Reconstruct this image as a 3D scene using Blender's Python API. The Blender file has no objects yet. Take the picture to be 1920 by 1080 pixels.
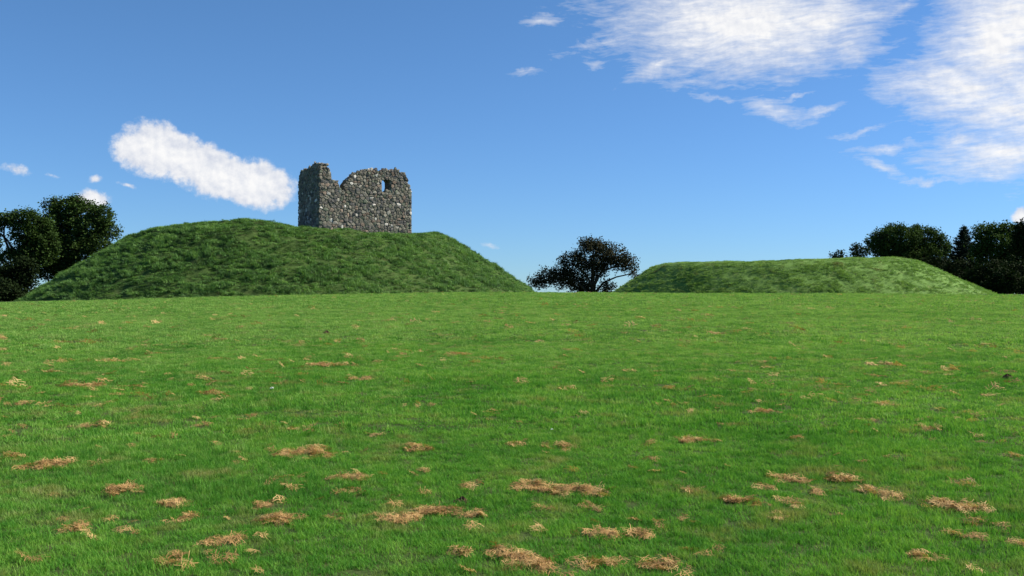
import bpy, bmesh, math, random
import numpy as np
from mathutils import Vector, Matrix, Euler
from mathutils.geometry import tessellate_polygon

random.seed(7)
rng = np.random.default_rng(7)
scene = bpy.context.scene
col = scene.collection

# ------------------------------------------------------------------ camera
EYE = 1.65
FPX = 1867.0                      # focal length in photo pixels (1920 wide)
HORIZON = 560.0                   # photo row of the true horizon
PITCH = math.atan((HORIZON - 540.0) / FPX)
cam_data = bpy.data.cameras.new('camera')
cam_data.sensor_width = 36.0
cam_data.lens = 36.0 * FPX / 1920.0
cam_data.clip_start = 0.1
cam_data.clip_end = 20000.0
cam = bpy.data.objects.new('camera', cam_data)
col.objects.link(cam)
cam.location = (0, 0, EYE)
cam.rotation_euler = (math.pi / 2 + PITCH, 0, 0)
scene.camera = cam

# ------------------------------------------------------------------ light
SUN_AZ, SUN_EL = math.radians(78.0), math.radians(39.0)   # azimuth clockwise from the view direction
SUN_DIR = Vector((math.cos(SUN_EL) * math.sin(SUN_AZ), math.cos(SUN_EL) * math.cos(SUN_AZ), math.sin(SUN_EL)))
sun_data = bpy.data.lights.new('sun', 'SUN')
sun_data.energy = 5.0
sun_data.angle = math.radians(0.53)
sun_data.color = (1.0, 0.93, 0.80)
sun = bpy.data.objects.new('sun', sun_data)
sun.rotation_euler = SUN_DIR.to_track_quat('Z', 'Y').to_euler()
sun.location = SUN_DIR * 300
col.objects.link(sun)

scene.view_settings.view_transform = 'Standard'
scene.view_settings.look = 'None'
scene.view_settings.gamma = 1.0
scene.view_settings.use_curve_mapping = False
scene.view_settings.exposure = 1.0
scene.render.engine = 'CYCLES'
scene.cycles.use_denoising = True
scene.cycles.max_bounces = 6
scene.cycles.diffuse_bounces = 3
scene.cycles.transmission_bounces = 4
scene.cycles.transparent_max_bounces = 4
scene.cycles.caustics_reflective = False
scene.cycles.caustics_refractive = False

# ------------------------------------------------------------------ pixel helpers (a photo pixel is a direction)
def ray(px, py):
    x = (px - 960.0) / FPX
    up = (540.0 - py) / FPX
    c, s = math.cos(PITCH), math.sin(PITCH)
    y = c - up * s
    z = s + up * c
    return Vector((x / y, 1.0, z / y))
def at(px, py, Y):
    r = ray(px, py)
    return Vector((r.x * Y, Y, EYE + r.z * Y))
def project(P):
    P = np.asarray(P, float)
    c, s = math.cos(PITCH), math.sin(PITCH)
    dx, dy, dz = P[..., 0], P[..., 1], P[..., 2] - EYE
    d = dy * c + dz * s
    u = -dy * s + dz * c
    return 960 + FPX * dx / d, 540 - FPX * u / d

# ------------------------------------------------------------------ world: sky and clouds
def nd(nt, kind, **kw):
    n = nt.nodes.new(kind)
    for k, v in kw.items():
        setattr(n, k, v)
    return n
def math_node(nt, op, a, b=None, c=None, clamp=False):
    n = nt.nodes.new('ShaderNodeMath'); n.operation = op; n.use_clamp = clamp
    for i, v in enumerate((a, b, c)):
        if v is None: continue
        if isinstance(v, (int, float)): n.inputs[i].default_value = v
        else: nt.links.new(v, n.inputs[i])
    return n.outputs[0]
def map_range(nt, v, a, b, c=0.0, d=1.0, smooth=True):
    n = nt.nodes.new('ShaderNodeMapRange')
    n.interpolation_type = 'SMOOTHSTEP' if smooth else 'LINEAR'
    n.inputs['From Min'].default_value = a; n.inputs['From Max'].default_value = b
    n.inputs['To Min'].default_value = c; n.inputs['To Max'].default_value = d
    nt.links.new(v, n.inputs['Value'])
    return n.outputs['Result']
def noise(nt, vec, scale, detail=4.0, rough=0.55, distortion=0.0, lac=2.0):
    n = nt.nodes.new('ShaderNodeTexNoise')
    n.inputs['Scale'].default_value = scale
    n.inputs['Detail'].default_value = detail
    n.inputs['Roughness'].default_value = rough
    n.inputs['Lacunarity'].default_value = lac
    n.inputs['Distortion'].default_value = distortion
    if vec is not None: nt.links.new(vec, n.inputs['Vector'])
    return n
def mix_rgb(nt, fac, a, b, mode='MIX'):
    n = nt.nodes.new('ShaderNodeMix'); n.data_type = 'RGBA'; n.blend_type = mode
    for sock, v in ((n.inputs[0], fac), (n.inputs[6], a), (n.inputs[7], b)):
        if isinstance(v, (int, float)): sock.default_value = v
        elif isinstance(v, (tuple, list)): sock.default_value = (*v[:3], 1.0)
        else: nt.links.new(v, sock)
    return n.outputs[2]

world = bpy.data.worlds.new('World')
scene.world = world
world.use_nodes = True
wt = world.node_tree
wt.nodes.clear()
w_out = nd(wt, 'ShaderNodeOutputWorld')
w_bg = nd(wt, 'ShaderNodeBackground')
SKY_STRENGTH = 0.055
w_bg.inputs['Strength'].default_value = SKY_STRENGTH
wt.links.new(w_bg.outputs[0], w_out.inputs['Surface'])
sky = nd(wt, 'ShaderNodeTexSky', sky_type='NISHITA')
sky.sun_disc = False
sky.sun_elevation = SUN_EL
sky.sun_rotation = SUN_AZ
sky.altitude = 800.0
sky.air_density = 1.0
sky.dust_density = 0.0
sky.ozone_density = 4.0
# slide-film rendering of the blue: a gain and gamma per channel
sks = nd(wt, 'ShaderNodeSeparateColor'); skc = nd(wt, 'ShaderNodeCombineColor')
wt.links.new(sky.outputs[0], sks.inputs[0])
for ch, (gain, gam) in enumerate(((0.52, 0.85), (0.80, 0.85), (1.20, 1.0))):
    v = math_node(wt, 'MULTIPLY', sks.outputs[ch], SKY_STRENGTH * 2)
    v = math_node(wt, 'MULTIPLY', math_node(wt, 'POWER', v, gam), gain / (SKY_STRENGTH * 2))
    wt.links.new(v, skc.inputs[ch])
SKYCOL = skc.outputs[0]
world.cycles.sampling_method = 'MANUAL'
world.cycles.sample_map_resolution = 256

tc = nd(wt, 'ShaderNodeTexCoord')
sep = nd(wt, 'ShaderNodeSeparateXYZ')
wt.links.new(tc.outputs['Generated'], sep.inputs[0])
UN = FPX / 100.0                                  # cloud space: 1 unit is about 100 photo pixels of sky
az = math_node(wt, 'ARCTAN2', sep.outputs[0], sep.outputs[1])
hyp = math_node(wt, 'SQRT', math_node(wt, 'ADD', math_node(wt, 'MULTIPLY', sep.outputs[0], sep.outputs[0]),
                                      math_node(wt, 'MULTIPLY', sep.outputs[1], sep.outputs[1])))
el = math_node(wt, 'ARCTAN2', sep.outputs[2], hyp)
cmb = nd(wt, 'ShaderNodeCombineXYZ')
wt.links.new(math_node(wt, 'MULTIPLY', az, UN), cmb.inputs[0])
wt.links.new(math_node(wt, 'MULTIPLY', el, UN), cmb.inputs[1])
CP = cmb.outputs[0]

puff = bpy.data.node_groups.new('cloud_puff', 'ShaderNodeTree')      # weight * (1 - elliptical distance)
for nm, tp in (('P', 'NodeSocketVector'), ('Centre', 'NodeSocketVector'), ('Angle', 'NodeSocketFloat'),
               ('Size', 'NodeSocketVector'), ('Weight', 'NodeSocketFloat')):
    puff.interface.new_socket(nm, in_out='INPUT', socket_type=tp)
puff.interface.new_socket('Value', in_out='OUTPUT', socket_type='NodeSocketFloat')
gi, go = nd(puff, 'NodeGroupInput'), nd(puff, 'NodeGroupOutput')
v1 = nd(puff, 'ShaderNodeVectorMath', operation='SUBTRACT')
puff.links.new(gi.outputs['P'], v1.inputs[0]); puff.links.new(gi.outputs['Centre'], v1.inputs[1])
vr = nd(puff, 'ShaderNodeVectorRotate', rotation_type='Z_AXIS')
puff.links.new(v1.outputs[0], vr.inputs['Vector']); puff.links.new(gi.outputs['Angle'], vr.inputs['Angle'])
v2 = nd(puff, 'ShaderNodeVectorMath', operation='DIVIDE')
puff.links.new(vr.outputs[0], v2.inputs[0]); puff.links.new(gi.outputs['Size'], v2.inputs[1])
v3 = nd(puff, 'ShaderNodeVectorMath', operation='LENGTH')
puff.links.new(v2.outputs[0], v3.inputs[0])
pv = math_node(puff, 'SUBTRACT', 1.0, v3.outputs['Value'])
pv = math_node(puff, 'MAXIMUM', pv, -1.0)
pv = math_node(puff, 'ADD', pv, math_node(puff, 'SUBTRACT', gi.outputs['Weight'], 1.0))
puff.links.new(pv, go.inputs['Value'])

def warp(vec, scale, amt, detail=3.0):
    n = noise(wt, vec, scale, detail)
    s = nd(wt, 'ShaderNodeVectorMath', operation='SUBTRACT'); s.inputs[1].default_value = (0.5, 0.5, 0.5)
    wt.links.new(n.outputs['Color'], s.inputs[0])
    m = nd(wt, 'ShaderNodeVectorMath', operation='SCALE'); m.inputs['Scale'].default_value = amt
    wt.links.new(s.outputs[0], m.inputs[0])
    a = nd(wt, 'ShaderNodeVectorMath', operation='ADD')
    wt.links.new(vec, a.inputs[0]); wt.links.new(m.outputs[0], a.inputs[1])
    return a.outputs[0]

def cloud_dir(px, py):
    r = ray(px, py)
    a = math.atan2(r.x, r.y); e = math.atan2(r.z, math.hypot(r.x, r.y))
    return a * UN, e * UN
def puffs(vec, specs):
    out = None
    for (px, py, rx, ry, ang, wgt) in specs:
        g = nd(wt, 'ShaderNodeGroup'); g.node_tree = puff
        wt.links.new(vec, g.inputs['P'])
        cx, cy = cloud_dir(px, py)
        g.inputs['Centre'].default_value = (cx, cy, 0)
        g.inputs['Angle'].default_value = math.radians(-ang)
        g.inputs['Size'].default_value = (rx / 100, ry / 100, 1)
        g.inputs['Weight'].default_value = wgt
        out = g.outputs[0] if out is None else math_node(wt, 'SMOOTH_MAX', out, g.outputs[0], 0.12)
    return out

# heaped fair-weather cloud, low over the mound
cumulus_specs = [
    (296, 282, 88, 58, -8, 1.0), (350, 300, 90, 52, -20, 1.0), (415, 330, 90, 52, -12, 1.0),
    (485, 346, 78, 54, -8, 1.0), (440, 352, 110, 36, -12, 0.95), (250, 280, 50, 40, 0, 0.85),
    (172, 374, 40, 30, 0, 0.85), (30, 318, 75, 30, -10, 0.42), (182, 334, 44, 22, 0, 0.40),
    (240, 350, 50, 16, -25, 0.40), (100, 330, 90, 20, -8, 0.22), (1916, 402, 26, 20, 0, 0.8)]
P1 = warp(CP, 2.2, 0.22, 5.0)
cum = puffs(P1, cumulus_specs)
n_c = noise(wt, CP, 3.6, 9.0, 0.62)
sh_off = nd(wt, 'ShaderNodeVectorMath', operation='ADD'); sh_off.inputs[1].default_value = (0.05, 0.07, 0.0)
wt.links.new(CP, sh_off.inputs[0])
n_o = noise(wt, sh_off.outputs[0], 3.6, 9.0, 0.62)
relief_c = math_node(wt, 'MULTIPLY', math_node(wt, 'SUBTRACT', n_c.outputs[0], n_o.outputs[0]), 1.6)
cum_d = math_node(wt, 'ADD', cum, math_node(wt, 'MULTIPLY', math_node(wt, 'SUBTRACT', n_c.outputs[0], 0.5), 0.85))
cum_a = map_range(wt, cum_d, 0.06, 0.40)
# streaky high cloud to the right
cirrus_specs = [
    (1400, 45, 230, 95, 0, 1.25), (1290, 20, 180, 80, 8, 0.95), (1540, 35, 150, 100, 0, 1.0), (1420, -70, 380, 130, 0, 1.05),
    (1235, 128, 100, 24, 20, 0.78), (1130, 80, 190, 24, 10, 0.52), (1015, 36, 80, 22, 2, 0.52), (990, 137, 66, 18, 4, 0.50),
    (1120, 120, 50, 22, 0, 0.42), (1590, 90, 70, 50, -35, 0.75), (1340, 115, 60, 60, 20, 0.6), (1690, 15, 110, 30, 20, 0.5),
    (1870, 90, 115, 150, 0, 1.15), (1800, 165, 145, 66, -8, 1.1), (1910, 40, 120, 130, 0, 1.15), (1880, 205, 130, 46, -8, 1.05),
    (1890, 288, 150, 50, 0, 1.05), (1800, 262, 70, 34, 25, 0.8), (1960, 180, 160, 160, 0, 1.0),
    (1450, 206, 130, 34, -14, 0.60), (1545, 205, 120, 20, 14, 0.48), (1340, 184, 110, 18, -10, 0.46), (1490, 185, 130, 14, 12, 0.38),
    (1660, 277, 150, 22, 2, 0.52), (1655, 314, 90, 22, -26, 0.60), (1745, 338, 110, 15, -4, 0.52), (1610, 250, 120, 15, 8, 0.40),
    (1300, 150, 160, 30, 12, 0.42), (918, 463, 50, 14, -12, 0.42)]
P2 = warp(warp(CP, 1.6, 0.34, 6.0), 6.0, 0.16, 5.0)
cir = puffs(P2, cirrus_specs)
mp = nd(wt, 'ShaderNodeMapping')
mp.inputs['Rotation'].default_value = (0, 0, math.radians(-14))
mp.inputs['Scale'].default_value = (0.45, 1.7, 1.0)
wt.links.new(warp(CP, 0.9, 0.3, 2.0), mp.inputs['Vector'])
n_s = noise(wt, mp.outputs[0], 2.6, 9.0, 0.62)
mp2 = nd(wt, 'ShaderNodeMapping')
mp2.inputs['Rotation'].default_value = (0, 0, math.radians(-20))
mp2.inputs['Scale'].default_value = (0.8, 4.5, 1.0)
wt.links.new(warp(CP, 0.8, 0.35, 2.0), mp2.inputs['Vector'])
n_f = noise(wt, mp2.outputs[0], 3.0, 7.0, 0.65)
streak = math_node(wt, 'ADD', math_node(wt, 'MULTIPLY', math_node(wt, 'SUBTRACT', n_s.outputs[0], 0.5), 1.1),
                   math_node(wt, 'MULTIPLY', math_node(wt, 'SUBTRACT', n_f.outputs[0], 0.5), 0.9))
cir_d = math_node(wt, 'ADD', cir, streak)
cir_a = map_range(wt, cir_d, 0.02, 1.05, smooth=False)
cir_a = math_node(wt, 'POWER', cir_a, 0.9)
# the same kind of broken cloud goes on round the rest of the sky
n_g = noise(wt, tc.outputs['Generated'], 3.2, 7.0, 0.6)
gen = map_range(wt, n_g.outputs[0], 0.55, 0.72)
gen = math_node(wt, 'MULTIPLY', gen, map_range(wt, math_node(wt, 'ABSOLUTE', az), 0.60, 0.85))
gen = math_node(wt, 'MULTIPLY', gen, map_range(wt, el, 0.02, 0.12))
alpha = math_node(wt, 'MAXIMUM', math_node(wt, 'MAXIMUM', cum_a, cir_a), math_node(wt, 'MULTIPLY', gen, 0.9))
alpha = math_node(wt, 'MULTIPLY', alpha, 0.97)
# cloud radiance: thicker parts brighter, with soft grey modelling
thick = math_node(wt, 'MAXIMUM', map_range(wt, cum_d, 0.2, 0.9), map_range(wt, cir_d, 0.2, 1.05))
shade = noise(wt, CP, 1.7, 5.0, 0.55)
tone = math_node(wt, 'ADD', math_node(wt, 'MULTIPLY', thick, 0.50), math_node(wt, 'MULTIPLY', shade.outputs[0], 0.6))
tone = math_node(wt, 'ADD', tone, relief_c, clamp=True)
CL = 0.5 / SKY_STRENGTH
ccol = mix_rgb(wt, tone, (0.66 * CL, 0.70 * CL, 0.80 * CL), (1.0 * CL, 0.99 * CL, 0.98 * CL))
wt.links.new(mix_rgb(wt, alpha, SKYCOL, ccol), w_bg.inputs['Color'])

# ------------------------------------------------------------------ numpy noise
_perm = np.random.default_rng(11).permutation(256)
_perm = np.concatenate([_perm, _perm, _perm])
def vnoise(x, y, z=0.0):
    """value noise in [0,1], 3-D"""
    x, y, z = np.broadcast_arrays(np.asarray(x, float), np.asarray(y, float), np.asarray(z, float))
    xi, yi, zi = np.floor(x).astype(int), np.floor(y).astype(int), np.floor(z).astype(int)
    xf, yf, zf = x - xi, y - yi, z - zi
    u, v, w = (t * t * (3 - 2 * t) for t in (xf, yf, zf))
    def h(a, b, c):
        return _perm[_perm[_perm[(xi + a) & 255] + ((yi + b) & 255)] + ((zi + c) & 255)] / 255.0
    def lx(b, c): return h(0, b, c) * (1 - u) + h(1, b, c) * u
    def ly(c): return lx(0, c) * (1 - v) + lx(1, c) * v
    return ly(0) * (1 - w) + ly(1) * w
def fbm(x, y, z=0.0, oct=4, gain=0.5):
    s, a, t = 0.0, 1.0, 0.0
    for i in range(oct):
        f = 2.03 ** i
        s = s + a * vnoise(np.asarray(x) * f + 17.3 * i, np.asarray(y) * f + 5.1 * i, np.asarray(z) * f + 3.7 * i); t += a; a *= gain
    return s / t
def smooth01(x):
    x = np.clip(x, 0, 1); return x * x * (3 - 2 * x)

# ------------------------------------------------------------------ terrain
CREST = 80.0
crest_px = np.array([-900, 0, 150, 300, 500, 700, 860, 1000, 1200, 1500, 1900, 2600], float)
crest_py = np.array([568, 565.5, 563, 560.5, 556, 552, 550, 549.5, 550.5, 551.5, 551.5, 552], float)
CREST_FIX = np.array([0.0] * 12)
def field_z(x, y):
    x = np.asarray(x, float); y = np.asarray(y, float)
    yy = np.maximum(y, 1e-3)
    px = np.where(y > 5, 960 + FPX * x / np.maximum(yy, 5), 960 + FPX * x / 5.0)
    ey = np.interp(np.clip(px, -900, 2600), crest_px, crest_py)
    zc = EYE + (HORIZON - ey) / FPX * CREST                # height of the crest along that bearing
    w = smooth01((yy - 4) / 40.0)                          # bearing matters only further out
    zc = w * zc + (1 - w) * (EYE + 0.35)
    sl = zc / CREST
    base = sl * np.minimum(y, CREST)
    over = np.maximum(y - CREST, 0)
    drop = 0.16 * over - 0.16 * 3.0 * (1 - np.exp(-over / 3.0)) - sl * np.minimum(over, 1.0) * np.exp(-over)
    z = base - drop
    floor_z = -5.0
    z = np.where(z < floor_z + 2, floor_z + 2 * np.exp(np.minimum((z - floor_z - 2) / 2, 0)), z)
    amp = 1 - smooth01((y - 55) / 22.0)
    und = (fbm(x / 7.0, y / 4.0, 1.3, 3) - 0.5) * 0.16 + (fbm(x / 1.3, y / 1.0, 4.1, 3) - 0.5) * 0.05
    return z + und * (0.25 + 0.75 * amp) * (1 - smooth01((np.hypot(x, y) - 300) / 200))

def mound_profile(t, w=0.13):
    """0 on the top, falling 1 per unit of t past t = 0, the shoulder rounded over +-w"""
    return np.where(t < -w, 0.0, np.where(t > w, t, (t + w) ** 2 / (4 * w)))
class Mound:
    def __init__(s, cx, cy, th, rt, rb, h, w, zb=1.5, dish=0.0):
        s.cx, s.cy = cx, cy
        s.th, s.rt, s.rb, s.h, s.zb, s.dish = np.array(th, float), rt, rb, np.array(h, float), zb, dish
        s.w = w
    def tab(s, a, vals):
        d = np.degrees(a) % 360
        th = np.concatenate([s.th - 360, s.th, s.th + 360]); v = np.tile(np.array(vals, float), 3)
        out = 0
        for k, o in zip((0.25, 0.5, 0.25), (-9, 0, 9)):
            out = out + k * np.interp(d + o, th, v)
        return out
    def z(s, r, a):
        rt, rb, h, w = s.tab(a, s.rt), s.tab(a, s.rb), s.tab(a, s.h), s.tab(a, s.w)
        t = (r - rt) / (rb - rt)
        z = h - (h - s.zb) * mound_profile(t, w)
        z = z - s.dish * smooth01(1 - r / np.maximum(rt, .1))
        return z
# azimuth in degrees counter-clockwise from +X (right); 270 faces the camera
MOTTE = Mound(-24.6, 110.0,
              [0, 30, 60, 90, 120, 150, 180, 210, 240, 270, 290, 310, 330],
              [17.4, 17, 17, 17, 17, 16.5, 15.0, 15.5, 16.5, 17, 17, 17, 17.4],
              [28.2, 28, 28, 28, 28, 26.6, 26.1, 26.4, 28.0, 28.3, 28, 28.0, 28.2],
              [8.7, 8.7, 8.8, 8.8, 8.8, 8.7, 8.6, 8.85, 9.15, 9.05, 8.4, 8.05, 8.25],
              [.10, .1, .15, .15, .2, .25, .36, .36, .30, .2, .15, .12, .10], dish=0.3)
BAILEY = Mound(33.0, 116.0,
               [0, 30, 60, 90, 120, 150, 180, 210, 240, 270, 300, 330],
               [12.0, 13, 13, 12, 13, 15, 16.0, 15, 13, 12, 12, 12.5],
               [23.6, 22, 19, 18, 19, 21, 22.6, 21, 19, 18, 19.5, 22],
               [6.3, 6.5, 6.4, 6.0, 5.9, 5.8, 5.7, 5.75, 5.75, 5.75, 5.9, 6.2],
               [.22, .22, .25, .3, .25, .2, .12, .2, .25, .25, .25, .22], dish=0.2)
def motte_relief(x, y, z):
    a = (fbm(x / 5.0, y / 5.0, z / 2.2, 4) - 0.5) * 0.5
    b = (fbm(x / 1.7, y / 1.7, z / 0.55, 3) - 0.5) * 0.55           # trodden terracettes
    c = (fbm(x / 0.7, y / 0.7, z / 0.5, 2) - 0.5) * 0.32
    return a + b + c
def bailey_relief(x, y, z):
    return (fbm(x / 5.5, y / 5.5, z / 3 + 9, 4) - 0.5) * 0.5 + (fbm(x / 1.8, y / 1.8, z / .8 + 9, 3) - 0.5) * 0.26
def mound_surface(M, relief, r, a, amp=1.0):
    x, y = M.cx + r * np.cos(a), M.cy + r * np.sin(a)
    z = M.z(r, a)
    return x, y, z + amp * relief(x, y, z)

# ------------------------------------------------------------------ object helpers
def tag(o, label=None, cat=None, group=None, kind=None):
    for k, v in (('label', label), ('category', cat), ('group', group), ('kind', kind)):
        if v: o[k] = v
    return o
def mesh_obj(name, verts, faces, mat=None, parent=None, smooth=False, link=True):
    me = bpy.data.meshes.new(name)
    me.from_pydata([tuple(v) for v in verts] if not isinstance(verts, np.ndarray) else verts.tolist(), [], faces)
    if mat: me.materials.append(mat)
    if smooth: me.shade_smooth()
    me.update()
    o = bpy.data.objects.new(name, me)
    if link: col.objects.link(o)
    if parent: o.parent = parent
    return o
def empty(name, loc):
    o = bpy.data.objects.new(name, None)
    o.empty_display_size = 0.5
    o.location = loc
    col.objects.link(o)
    return o
def quads_mesh(name, V, Q, mat, smooth=True, link=True):
    """V (n,3) array, Q (m,4) int array"""
    me = bpy.data.meshes.new(name)
    k = Q.shape[1]
    me.vertices.add(len(V)); me.vertices.foreach_set('co', np.asarray(V, np.float32).ravel())
    me.loops.add(Q.size); me.loops.foreach_set('vertex_index', Q.astype(np.int32).ravel())
    me.polygons.add(len(Q)); me.polygons.foreach_set('loop_start', np.arange(0, Q.size, k, dtype=np.int32))
    me.polygons.foreach_set('loop_total', np.full(len(Q), k, np.int32))
    me.update(calc_edges=True)
    me.validate()
    if smooth: me.shade_smooth()
    if mat: me.materials.append(mat)
    o = bpy.data.objects.new(name, me)
    if link: col.objects.link(o)
    return o

# ------------------------------------------------------------------ materials
def new_mat(name):
    m = bpy.data.materials.new(name); m.use_nodes = True
    nt = m.node_tree; nt.nodes.clear()
    return m, nt, nd(nt, 'ShaderNodeOutputMaterial')
def geo_pos(nt):
    return nd(nt, 'ShaderNodeNewGeometry').outputs['Position']
def ramp(nt, fac, stops):
    r = nd(nt, 'ShaderNodeValToRGB')
    e = r.color_ramp.elements
    while len(e) < len(stops): e.new(0.5)
    for i, (p, c) in enumerate(stops):
        e[i].position = p; e[i].color = (*c, 1)
    nt.links.new(fac, r.inputs[0])
    return r.outputs[0]
def principled(nt, color, rough=0.9, spec=0.2):
    p = nd(nt, 'ShaderNodeBsdfPrincipled')
    p.inputs['Roughness'].default_value = rough
    p.inputs['Specular IOR Level'].default_value = spec
    if isinstance(color, tuple): p.inputs['Base Color'].default_value = (*color, 1)
    else: nt.links.new(color, p.inputs['Base Color'])
    return p
def bump(nt, p, height, strength, dist):
    b = nd(nt, 'ShaderNodeBump'); b.inputs['Strength'].default_value = strength; b.inputs['Distance'].default_value = dist
    nt.links.new(height, b.inputs['Height']); nt.links.new(b.outputs[0], p.inputs['Normal'])
def leaf_material(name, stops, scale, translucency=0.35, rough=0.6, spec=0.25, rand=0.35, tint=None, tr_gain=1.3):
    m, nt, out = new_mat(name)
    pos = geo_pos(nt)
    n = noise(nt, pos, scale, 5.0, 0.6)
    oi = nd(nt, 'ShaderNodeObjectInfo')
    f = math_node(nt, 'ADD', n.outputs[0], math_node(nt, 'MULTIPLY', math_node(nt, 'SUBTRACT', oi.outputs['Random'], 0.5), rand))
    c = ramp(nt, f, stops)
    if tint:
        n2 = noise(nt, pos, tint[0], 3.0, 0.6)
        c = mix_rgb(nt, map_range(nt, n2.outputs[0], tint[2], tint[3]), c, tint[1])
    p = principled(nt, c, rough, spec)
    t = nd(nt, 'ShaderNodeBsdfTranslucent')
    g = mix_rgb(nt, 1.0, c, (tr_gain, tr_gain * 1.05, tr_gain * 0.55), 'MULTIPLY')
    nt.links.new(g, t.inputs['Color'])
    mx = nd(nt, 'ShaderNodeMixShader'); mx.inputs[0].default_value = translucency
    nt.links.new(p.outputs[0], mx.inputs[1]); nt.links.new(t.outputs[0], mx.inputs[2])
    nt.links.new(mx.outputs[0], out.inputs['Surface'])
    return m

M = {}
# mown lawn: two greens drifting into each other in broad patches
M['lawn'] = leaf_material('deep_lawn_grass', [(0.25, (0.042, 0.158, 0.020)), (0.5, (0.082, 0.240, 0.031)), (0.75, (0.158, 0.320, 0.050))],
                          0.6, 0.36, 0.7, 0.08, 0.5, tint=(1.9, (0.21, 0.24, 0.075), 0.52, 0.74))
M['lawn_pale'] = leaf_material('pale_lawn_grass', [(0.25, (0.085, 0.200, 0.040)), (0.5, (0.150, 0.300, 0.064)), (0.75, (0.225, 0.370, 0.092))],
                          0.6, 0.36, 0.7, 0.10, 0.5, tint=(1.9, (0.29, 0.29, 0.12), 0.52, 0.76))  # same mown grass in a paler green, for the near-to-far tone gradient
M['straw'] = leaf_material('dry_straw', [(0.25, (0.22, 0.125, 0.048)), (0.5, (0.42, 0.255, 0.10)), (0.8, (0.56, 0.38, 0.17))], 9.0, 0.2, 0.7, 0.2, 0.6)
M['rough'] = leaf_material('rough_grass', [(0.22, (0.042, 0.095, 0.028)), (0.5, (0.095, 0.205, 0.054)), (0.78, (0.165, 0.295, 0.078))],
                           0.45, 0.25, 0.6, 0.2, 0.55, tint=(0.6, (0.085, 0.095, 0.035), 0.60, 0.82))
M['bank'] = leaf_material('bank_grass', [(0.22, (0.090, 0.175, 0.042)), (0.5, (0.135, 0.255, 0.056)), (0.78, (0.200, 0.310, 0.075))],
                          0.45, 0.28, 0.6, 0.2, 0.45, tint=(0.5, (0.15, 0.135, 0.055), 0.56, 0.80))
# soil and thatch under the lawn
def soil_mat(name, stops, sc):
    m, nt, out = new_mat(name)
    pos = geo_pos(nt)
    n = noise(nt, pos, sc, 6.0, 0.62)
    p = principled(nt, ramp(nt, n.outputs[0], stops), 0.95, 0.1)
    n2 = noise(nt, pos, 28.0, 4.0, 0.6)
    bump(nt, p, n2.outputs[0], 0.6, 0.03)
    nt.links.new(p.outputs[0], out.inputs['Surface'])
    return m
M['field'] = soil_mat('field_turf', [(0.3, (0.022, 0.042, 0.010)), (0.5, (0.040, 0.065, 0.016)), (0.72, (0.070, 0.075, 0.028))], 1.4)
M['motte'] = soil_mat('mound_turf', [(0.3, (0.030, 0.055, 0.014)), (0.55, (0.048, 0.085, 0.020)), (0.8, (0.070, 0.080, 0.030))], 1.1)
M['bailey'] = soil_mat('bank_turf', [(0.3, (0.080, 0.150, 0.035)), (0.55, (0.110, 0.200, 0.045)), (0.8, (0.150, 0.165, 0.065))], 1.1)
M['earth'] = soil_mat('bare_earth', [(0.3, (0.045, 0.030, 0.018)), (0.55, (0.085, 0.055, 0.032)), (0.8, (0.14, 0.095, 0.055))], 14.0)

# ------------------------------------------------------------------ ground sheet, out to the horizon
def build_field():
    ang = np.concatenate([np.arange(-48, 48.01, 0.25), np.arange(52, 309, 4.0)])
    ang = np.radians(90 - ang)
    rr = [0.4]
    while rr[-1] < 105: rr.append(rr[-1] * 1.021 if rr[-1] * 0.021 < 1.0 else rr[-1] + 1.0)
    while rr[-1] < 6000: rr.append(rr[-1] * 1.07)
    rr = np.array(rr)
    A, R = np.meshgrid(ang, rr, indexing='ij')
    X, Y = R * np.cos(A), R * np.sin(A)
    Z = field_z(X, Y)
    V = np.stack([X, Y, Z], -1).reshape(-1, 3)
    na, nr = A.shape
    i, j = np.meshgrid(np.arange(na), np.arange(nr - 1), indexing='ij')
    i2 = (i + 1) % na
    Q = np.stack([i * nr + j, i * nr + j + 1, i2 * nr + j + 1, i2 * nr + j], -1).reshape(-1, 4)[:, ::-1]
    c = len(V)
    o = quads_mesh('field', V, Q, M['field'])
    tag(o, 'broad mown green field rising gently to the mounds', 'field', kind='structure')
    return o
build_field()

def build_mound(name, MD, relief, mat, nth, nr, rmax=4.0):
    th = np.linspace(0, 2 * math.pi, nth, endpoint=False)
    t = np.linspace(0.0, 1.0, nr)
    TH, T = np.meshgrid(th, t, indexing='ij')
    R = T * (MD.tab(TH, MD.rb) + rmax)
    x, y, z = mound_surface(MD, relief, R, TH)
    V = np.stack([x, y, z], -1).reshape(-1, 3)
    i, j = np.meshgrid(np.arange(nth), np.arange(nr - 1), indexing='ij')
    i2 = (i + 1) % nth
    Q = np.stack([i * nr + j, i * nr + j + 1, i2 * nr + j + 1, i2 * nr + j], -1).reshape(-1, 4)
    me = quads_mesh(name, V, Q, mat)
    bm = bmesh.new(); bm.from_mesh(me.data)
    bmesh.ops.remove_doubles(bm, verts=bm.verts, dist=0.0005)
    bm.to_mesh(me.data); bm.free()
    return me
motte = build_mound('motte_mound', MOTTE, motte_relief, M['motte'], 560, 110)
tag(motte, 'steep flat-topped grassy castle mound carrying the ruined stone tower', 'mound', kind='structure')
bailey = build_mound('bailey_mound', BAILEY, bailey_relief, M['bailey'], 420, 80)
tag(bailey, 'long low grassy earthwork mound without a tower', 'mound', kind='structure')

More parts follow.
